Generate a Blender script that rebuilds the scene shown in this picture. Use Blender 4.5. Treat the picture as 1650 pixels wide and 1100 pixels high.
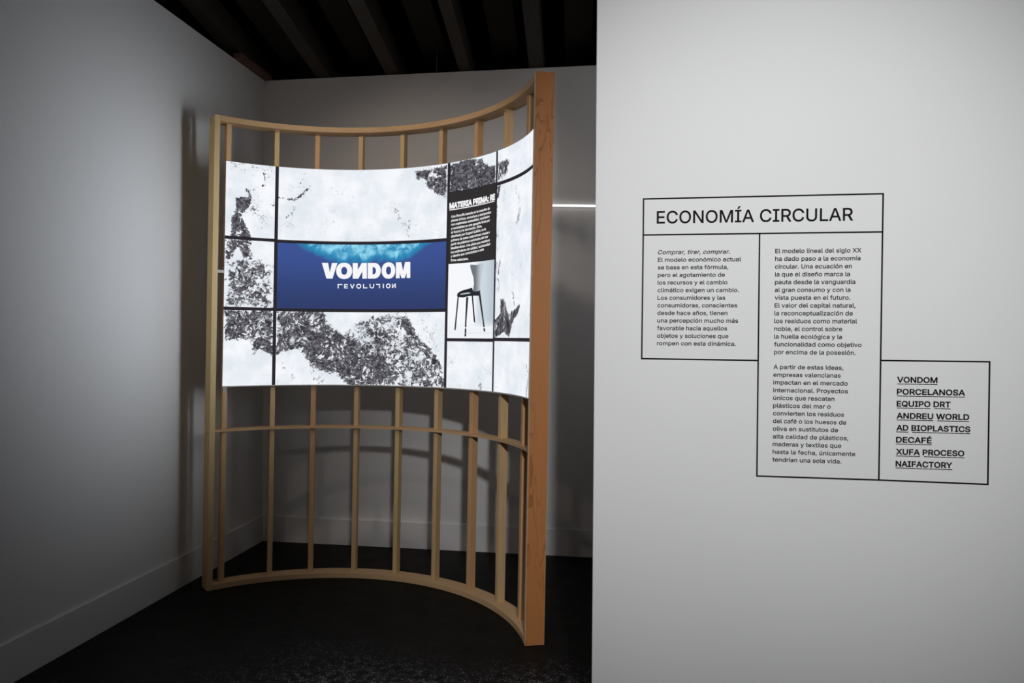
import bpy, bmesh, math, random
import numpy as np
from mathutils import Vector, Matrix
from mathutils.geometry import delaunay_2d_cdt

for _o in list(bpy.data.objects):
    bpy.data.objects.remove(_o)
SC = bpy.context.scene
COL = SC.collection
R = math.radians
rng = random.Random(7)

# ------------------------------------------------------------------ camera
cam = bpy.data.cameras.new('camera')
cam.sensor_fit = 'HORIZONTAL'; cam.sensor_width = 36.0
cam.lens = 1176.34 / 1650 * 36.0
cam.clip_start = 0.05
cam_o = bpy.data.objects.new('camera', cam); COL.objects.link(cam_o)
cam_o.matrix_world = (Matrix.Translation((0, 0, 1.4)) @ Matrix.Rotation(0.145339, 4, 'Z')
                      @ Matrix.Rotation(math.pi / 2 - 0.0047607, 4, 'X') @ Matrix.Rotation(0.0072832, 4, 'Z'))
SC.camera = cam_o

# ------------------------------------------------------------------ world, lights, exposure
SC.view_settings.view_transform = 'Standard'
SC.view_settings.look = 'None'
SC.view_settings.gamma = 1.0
SC.view_settings.use_curve_mapping = False
SC.view_settings.exposure = 0.0
world = bpy.data.worlds.new('world'); SC.world = world
world.use_nodes = True
world.node_tree.nodes['Background'].inputs[0].default_value = (1.0, 0.93, 0.88, 1)
world.node_tree.nodes['Background'].inputs[1].default_value = 0.002

def area(name, loc, normal, sx, sy, power, color, spread=140):
    l = bpy.data.lights.new(name, 'AREA'); l.shape = 'RECTANGLE'; l.size = sx; l.size_y = sy
    l.energy = power; l.color = color; l.spread = R(spread)
    o = bpy.data.objects.new(name, l); COL.objects.link(o); o.location = loc
    o.rotation_euler = Vector(normal).to_track_quat('-Z', 'Y').to_euler()
    return o

def spot(name, loc, aim, power, size, blend, radius, color):
    l = bpy.data.lights.new(name, 'SPOT')
    l.energy = power; l.spot_size = R(size); l.spot_blend = blend
    l.shadow_soft_size = radius; l.color = color
    o = bpy.data.objects.new(name, l); COL.objects.link(o)
    o.location = loc
    o.rotation_euler = (Vector(aim) - Vector(loc)).to_track_quat('-Z', 'Y').to_euler()
    return o

# track lamps under the roof for display and text wall, passage lamp, added spots
spot('display_track_light', (-1.88, 0.0, 3.70), (-1.3, 3.8, 2.0), 19, 66, 0.8, 0.04, (1.0, 0.80, 0.66))
spot('added_floor_light', (-0.9, 0.4, 3.4), (-0.85, 2.45, 0), 80, 42, 1.0, 0.08, (1.0, 0.95, 0.92))  # added spot, brings out the floor specks
spot('added_stand_top_light', (-1.30, 2.4, 3.42), (-1.30, 4.0, 2.18), 56, 66, 1.0, 0.10, (1.0, 0.86, 0.74))  # added spot, brightens the upper slats and top rail
spot('text_wall_track_light', (0.38, -0.55, 2.62), (0.52, 2.4, 1.56), 322, 59, 1.0, 0.08, (0.985, 0.99, 1.0))
spot('passage_light', (1.1, 3.1, 2.7), (-0.25, 4.7, 2.35), 18, 95, 1.0, 0.3, (0.98, 0.98, 1.0))
# lamp added before the display's right-hand end to brighten the left wall
area('added_left_wall_light', (-0.53, 3.50, 1.76), (-1, 0, .05), .34, 1.2, 4.1, (.88, .935, 1.0), 74)
SCREEN = 1.0          # strength of the lit display

# ------------------------------------------------------------------ measured layout (metres, room axes: Y runs away from the viewer along the left wall)
CX, CY = -1.43628, 2.99151                 # centre of the curved stand on the floor
LEAN = (0.01156, 0.00169)                  # the stand leans this much per metre of height
RI, RO = 1.066, 1.156                      # inner and outer radius of the stand
H = 2.6115
RS = 1.074                                 # radius of the display face
WX, WY, WH = -2.4127, 4.7040, 3.147        # left wall, back wall, wall height
YT = 2.4                                   # text wall
BOXES = {'title_box': [(0.0754, 1.8526), (0.8044, 1.854), (0.8037, 1.7362), (0.0754, 1.7362)], 'first_text_box': [(0.0754, 1.7362), (0.4379, 1.7363), (0.4357, 1.3347), (0.0736, 1.3365)], 'second_text_box': [(0.4379, 1.7363), (0.8037, 1.7362), (0.7998, 0.9689), (0.436, 0.9688)], 'name_list_box': [(0.8028, 1.339), (1.1127, 1.3388), (1.1111, 0.9667), (0.7998, 0.9689)]}
TITLE = [('ECONOMÍA CIRCULAR', 0.1179, 1.773, 0.5995, 0.0388)]
COL1 = [('Comprar, tirar, comprar.', 0.1226, 1.6738, 0.2246, 0.0144), ('El modelo económico actual', 0.1226, 1.6493, 0.2592, 0.0144), ('se basa en esta fórmula,', 0.1225, 1.6249, 0.2205, 0.0144), ('pero el agotamiento de', 0.1225, 1.6005, 0.21, 0.0144), ('los recursos y el cambio', 0.1224, 1.5761, 0.218, 0.0144), ('climático exigen un cambio.', 0.1223, 1.5516, 0.2538, 0.0145), ('Los consumidores y las', 0.1223, 1.5272, 0.212, 0.0144), ('consumidoras, conscientes', 0.1222, 1.5028, 0.2493, 0.0144), ('desde hace años, tienen', 0.1222, 1.4783, 0.219, 0.0145), ('una percepción mucho más', 0.1221, 1.4539, 0.2525, 0.0144), ('favorable hacia aquellos', 0.122, 1.4295, 0.2188, 0.0144), ('objetos y soluciones que', 0.122, 1.405, 0.2228, 0.0144), ('rompen con esta dinámica.', 0.1219, 1.3806, 0.2461, 0.0144)]
COL2 = [('El modelo lineal del siglo XX', 0.4856, 1.6739, 0.257, 0.0148), ('ha dado paso a la economía', 0.4855, 1.6494, 0.2545, 0.0149), ('circular. Una ecuación en', 0.4854, 1.6249, 0.2292, 0.0149), ('la que el diseño marca la', 0.4854, 1.6005, 0.2243, 0.0149), ('pauta desde la vanguardia', 0.4853, 1.576, 0.24, 0.0149), ('al gran consumo y con la', 0.4852, 1.5515, 0.2264, 0.0149), ('vista puesta en el futuro.', 0.4852, 1.5271, 0.2259, 0.0148), ('El valor del capital natural,', 0.4851, 1.5026, 0.2416, 0.0149), ('la reconceptualización de', 0.485, 1.4781, 0.2339, 0.0149), ('los residuos como material', 0.485, 1.4536, 0.2469, 0.0149), ('noble, el control sobre', 0.4849, 1.4291, 0.2033, 0.0149), ('la huella ecológica y la', 0.4848, 1.4047, 0.2029, 0.0148), ('funcionalidad como objetivo', 0.4847, 1.3802, 0.2606, 0.0149), ('por encima de la posesión.', 0.4847, 1.3557, 0.2436, 0.0149), ('A partir de estas ideas,', 0.4833, 1.3087, 0.2095, 0.0146), ('empresas valencianas', 0.4832, 1.2844, 0.2017, 0.0146), ('impactan en el mercado', 0.4832, 1.2601, 0.2226, 0.0146), ('internacional. Proyectos', 0.4832, 1.2357, 0.2235, 0.0146), ('únicos que rescatan', 0.4832, 1.2114, 0.1841, 0.0146), ('plásticos del mar o', 0.4832, 1.1871, 0.1728, 0.0146), ('convierten los residuos', 0.4832, 1.1627, 0.2126, 0.0146), ('del café o los huesos de', 0.4832, 1.1384, 0.2191, 0.0146), ('oliva en sustitutos de', 0.4832, 1.1141, 0.1955, 0.0146), ('alta calidad de plásticos,', 0.4832, 1.0897, 0.2262, 0.0146), ('maderas y textiles que', 0.4832, 1.0654, 0.2054, 0.0146), ('hasta la fecha, únicamente', 0.4832, 1.041, 0.2468, 0.0146), ('tendrían una sola vida.', 0.4832, 1.0167, 0.2062, 0.0146)]
COL3 = [('VONDOM', 0.8497, 1.2723, 0.1162, 0.0176), ('PORCELANOSA', 0.8495, 1.2353, 0.1953, 0.0176), ('EQUIPO DRT', 0.8492, 1.1983, 0.1548, 0.0176), ('ANDREU WORLD', 0.849, 1.1613, 0.208, 0.0176), ('AD BIOPLASTICS', 0.8488, 1.1243, 0.2114, 0.0176), ('DECAFÉ', 0.8485, 1.0872, 0.1025, 0.0177), ('XUFA PROCESO', 0.8483, 1.0502, 0.1958, 0.0176), ('NAIFACTORY', 0.848, 1.0131, 0.1627, 0.0177)]
INK_AREAS = [(1.05, 0.01, [(-41.13, 2.1715), (-37.25, 2.1861), (-36.85, 2.138), (-39.28, 2.0815), (-38.54, 2.0376), (-37.08, 1.9981), (-36.51, 1.95), (-42.51, 1.9413), (-42.26, 2.052), (-41.08, 2.1129)]), (0.9, 0.02, [(-44.09, 1.9354), (-36.51, 1.9465), (-36.62, 1.8765), (-38.69, 1.8044), (-40.53, 1.889), (-42.59, 1.8241), (-43.99, 1.8155)]), (0.74, 0.05, [(-43.97, 1.7984), (-38.23, 1.8919), (-30.12, 1.7949), (-29.91, 1.5579), (-44.11, 1.5511)]), (0.92, 0.02, [(-44.1, 1.5477), (-29.91, 1.5544), (-29.68, 1.2923), (-33.65, 1.3276), (-35.05, 1.2996), (-36.9, 1.3766), (-43.78, 1.3794)]), (0.95, 0.02, [(-29.0, 1.5476), (-14.86, 1.5519), (-14.04, 1.48), (-7.48, 1.3909), (4.47, 1.3387), (8.83, 1.1184), (-6.24, 1.1061), (-10.14, 1.1633), (-14.91, 1.199), (-18.67, 1.2277), (-21.52, 1.3173), (-25.72, 1.3136), (-28.78, 1.2922)]), (0.72, 0.03, [(-11.31, 1.3904), (-1.74, 1.5177), (11.55, 1.5355), (14.43, 1.4469), (22.17, 1.3078), (25.58, 1.1881), (25.92, 1.1124), (0.65, 1.1151)]), (1.0, 0.012, [(7.99, 1.5179), (12.64, 1.5106), (15.34, 1.4116), (21.71, 1.3076), (25.05, 1.2396), (24.87, 1.1911), (19.49, 1.2719), (14.54, 1.355), (11.64, 1.4467)]), (1.0, 0.015, [(13.43, 2.3453), (25.04, 2.3583), (25.28, 2.1716), (21.31, 2.2064), (18.35, 2.2427), (16.97, 2.2906), (14.34, 2.3016)]), (1.15, 0.012, [(25.98, 2.3629), (35.37, 2.3677), (39.13, 2.3524), (42.57, 2.3016), (45.82, 2.2969), (46.0, 2.1998), (35.1, 2.2011), (26.19, 2.2008)]), (0.9, 0.02, [(46.41, 2.3077), (53.29, 2.3038), (52.02, 2.2461), (50.08, 2.212), (46.6, 2.2043)]), (0.9, 0.012, [(46.64, 2.1849), (48.82, 2.1908), (47.68, 2.1241), (46.76, 2.1139)]), (1.1, 0.012, [(46.65, 1.4971), (49.45, 1.5248), (48.99, 1.5983), (51.29, 1.6028), (53.54, 1.5291), (56.87, 1.5366), (62.26, 1.5783), (61.44, 1.5459), (56.63, 1.4752), (54.54, 1.4042), (51.65, 1.4293), (46.83, 1.3974)])]
INK_STROKES = [(0.9, 0.012, [(-38.17, 2.2226), (-36.9, 2.1903), (-37.57, 2.1507), (-40.39, 2.1384), (-41.38, 2.0605)]), (0.6, 0.008, [(-33.04, 2.2568), (-35.51, 2.2313), (-37.27, 2.2139)]), (0.5, 0.006, [(-33.46, 2.3263), (-32.9, 2.3028), (-32.87, 2.2642)]), (0.75, 0.008, [(-28.67, 2.1931), (-26.86, 2.1884), (-24.13, 2.1845), (-22.69, 2.2074), (-21.06, 2.2341), (-19.61, 2.2676)]), (0.5, 0.01, [(-24.13, 2.1845), (-24.25, 2.1202), (-26.4, 2.0823)]), (0.4, 0.01, [(-21.16, 2.3484), (-21.85, 2.3012), (-23.29, 2.2639), (-19.61, 2.2605)]), (0.45, 0.03, [(-35.74, 2.0874), (-33.06, 2.0739), (-32.13, 2.04)]), (0.4, 0.05, [(-38.43, 2.1178), (-30.43, 2.1482)]), (0.5, 0.012, [(48.61, 1.7963), (48.27, 1.6372)]), (0.55, 0.014, [(58.45, 1.7035), (56.27, 1.6294), (58.03, 1.5512)]), (0.45, 0.02, [(56.57, 2.1522), (60.93, 2.0465), (57.8, 1.9644)]), (0.4, 0.015, [(48.55, 1.8283), (50.78, 1.856)]), (0.45, 0.02, [(41.47, 1.2328), (40.7, 1.1828), (39.96, 1.1161)]), (0.5, 0.025, [(67.44, 1.2674), (68.95, 1.1962), (67.96, 1.1339)]), (0.4, 0.02, [(-26.92, 1.2352), (-24.15, 1.1922), (-23.17, 1.1205)]), (0.4, 0.03, [(-17.71, 1.1918), (-14.85, 1.1378)]), (0.35, 0.04, [(17.02, 1.4821), (21.67, 1.3425)]), (0.5, 0.04, [(8.39, 1.5357), (0.29, 1.4818)]), (0.42, 0.03, [(46.5, 2.0889), (47.7, 1.6057)]), (0.4, 0.03, [(7.76, 2.1243), (12.12, 1.9787)]), (0.4, 0.02, [(12.03, 2.0674), (11.47, 1.997)]), (0.38, 0.05, [(-44.47, 2.3629), (-30.61, 2.3527)])]
SEA_AREA = [(-23.4, 1.9782), (-22.99, 1.9357), (-19.28, 1.9023), (-15.53, 1.8682), (-10.77, 1.8337), (-3.03, 1.8272), (-0.09, 1.8521), (8.07, 1.8389), (12.25, 1.8652), (16.52, 1.9115), (19.58, 1.9507), (20.01, 1.9712)]
LOGO = [(-15.68, 1.7368), (12.65, 1.739), (-15.76, 1.8277), (12.55, 1.8302)]
SUBLOGO = [(-10.83, 1.6811), (7.82, 1.6827), (-10.85, 1.7058), (7.79, 1.708)]
HEAD = [(26.34, 2.1151), (45.74, 2.1201), (26.3, 2.1436), (45.69, 2.1477)]
HEADLINE = [(26.35, 2.1061), (45.61, 2.1117)]
BODY = [((27.17, 2.0621), (43.36, 2.0736)), ((27.17, 2.0402), (43.95, 2.0528)), ((27.18, 2.0183), (43.29, 2.0319)), ((27.18, 1.9964), (43.47, 2.0111)), ((27.19, 1.9745), (39.91, 1.9888)), ((27.2, 1.9526), (41.7, 1.9687)), ((27.2, 1.9307), (43.43, 1.9485)), ((27.21, 1.9088), (42.85, 1.9274)), ((27.21, 1.8868), (43.57, 1.9069)), ((27.22, 1.8649), (43.78, 1.8862)), ((27.22, 1.843), (40.93, 1.863)), ((27.23, 1.8211), (34.32, 1.8219))]
CHAIR = {'back': [(35.17, 1.7948), (37.87, 1.7896), (40.99, 1.7946), (41.1, 1.7777), (40.41, 1.7499), (39.85, 1.717), (39.75, 1.6835), (39.67, 1.6523), (38.09, 1.6473), (36.61, 1.6484), (36.69, 1.6668), (36.93, 1.6909), (36.61, 1.7251), (35.79, 1.7551), (35.27, 1.7776)], 'seat': [(29.94, 1.6322), (30.21, 1.6444), (31.64, 1.6559), (34.22, 1.6639), (36.11, 1.6697), (36.6, 1.6523), (39.67, 1.6538), (39.7, 1.6355), (38.92, 1.624), (36.95, 1.6254), (34.66, 1.6244), (32.43, 1.6184), (30.24, 1.6221)], 'seat_top': [(31.13, 1.6365), (31.85, 1.6409), (33.88, 1.6445), (35.58, 1.6433), (35.01, 1.6379), (33.14, 1.6362), (31.67, 1.6351)], 'legs': [[(30.17, 1.6222), (30.68, 1.6219), (29.7, 1.4413), (29.13, 1.4413)], [(33.69, 1.6201), (34.59, 1.6196), (34.02, 1.4926), (33.95, 1.4069), (33.28, 1.4068), (33.42, 1.4927)], [(35.98, 1.626), (36.56, 1.6256), (37.76, 1.4773), (37.08, 1.4871)], [(38.99, 1.6288), (39.78, 1.6354), (41.56, 1.4909), (42.33, 1.4336), (41.58, 1.4336), (40.95, 1.4911)]]}
FADE = [(32.26, 1.4942), (46.63, 1.5036), (46.8, 1.4135), (32.38, 1.4028)]
EDGE = (-0.0794, 1.492)
RAFT = [(-1.9903, 3.1415), (-1.5082, 3.1429), (-1.0145, 3.1452), (-0.5432, 3.1458)]
RDIR = (-0.0632, 0.9895, -0.1302)
STRIP = [(-0.4358, 2.2549), (-0.1647, 2.2299)]
CABLE = (-1.2043, 3.3809)
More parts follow.
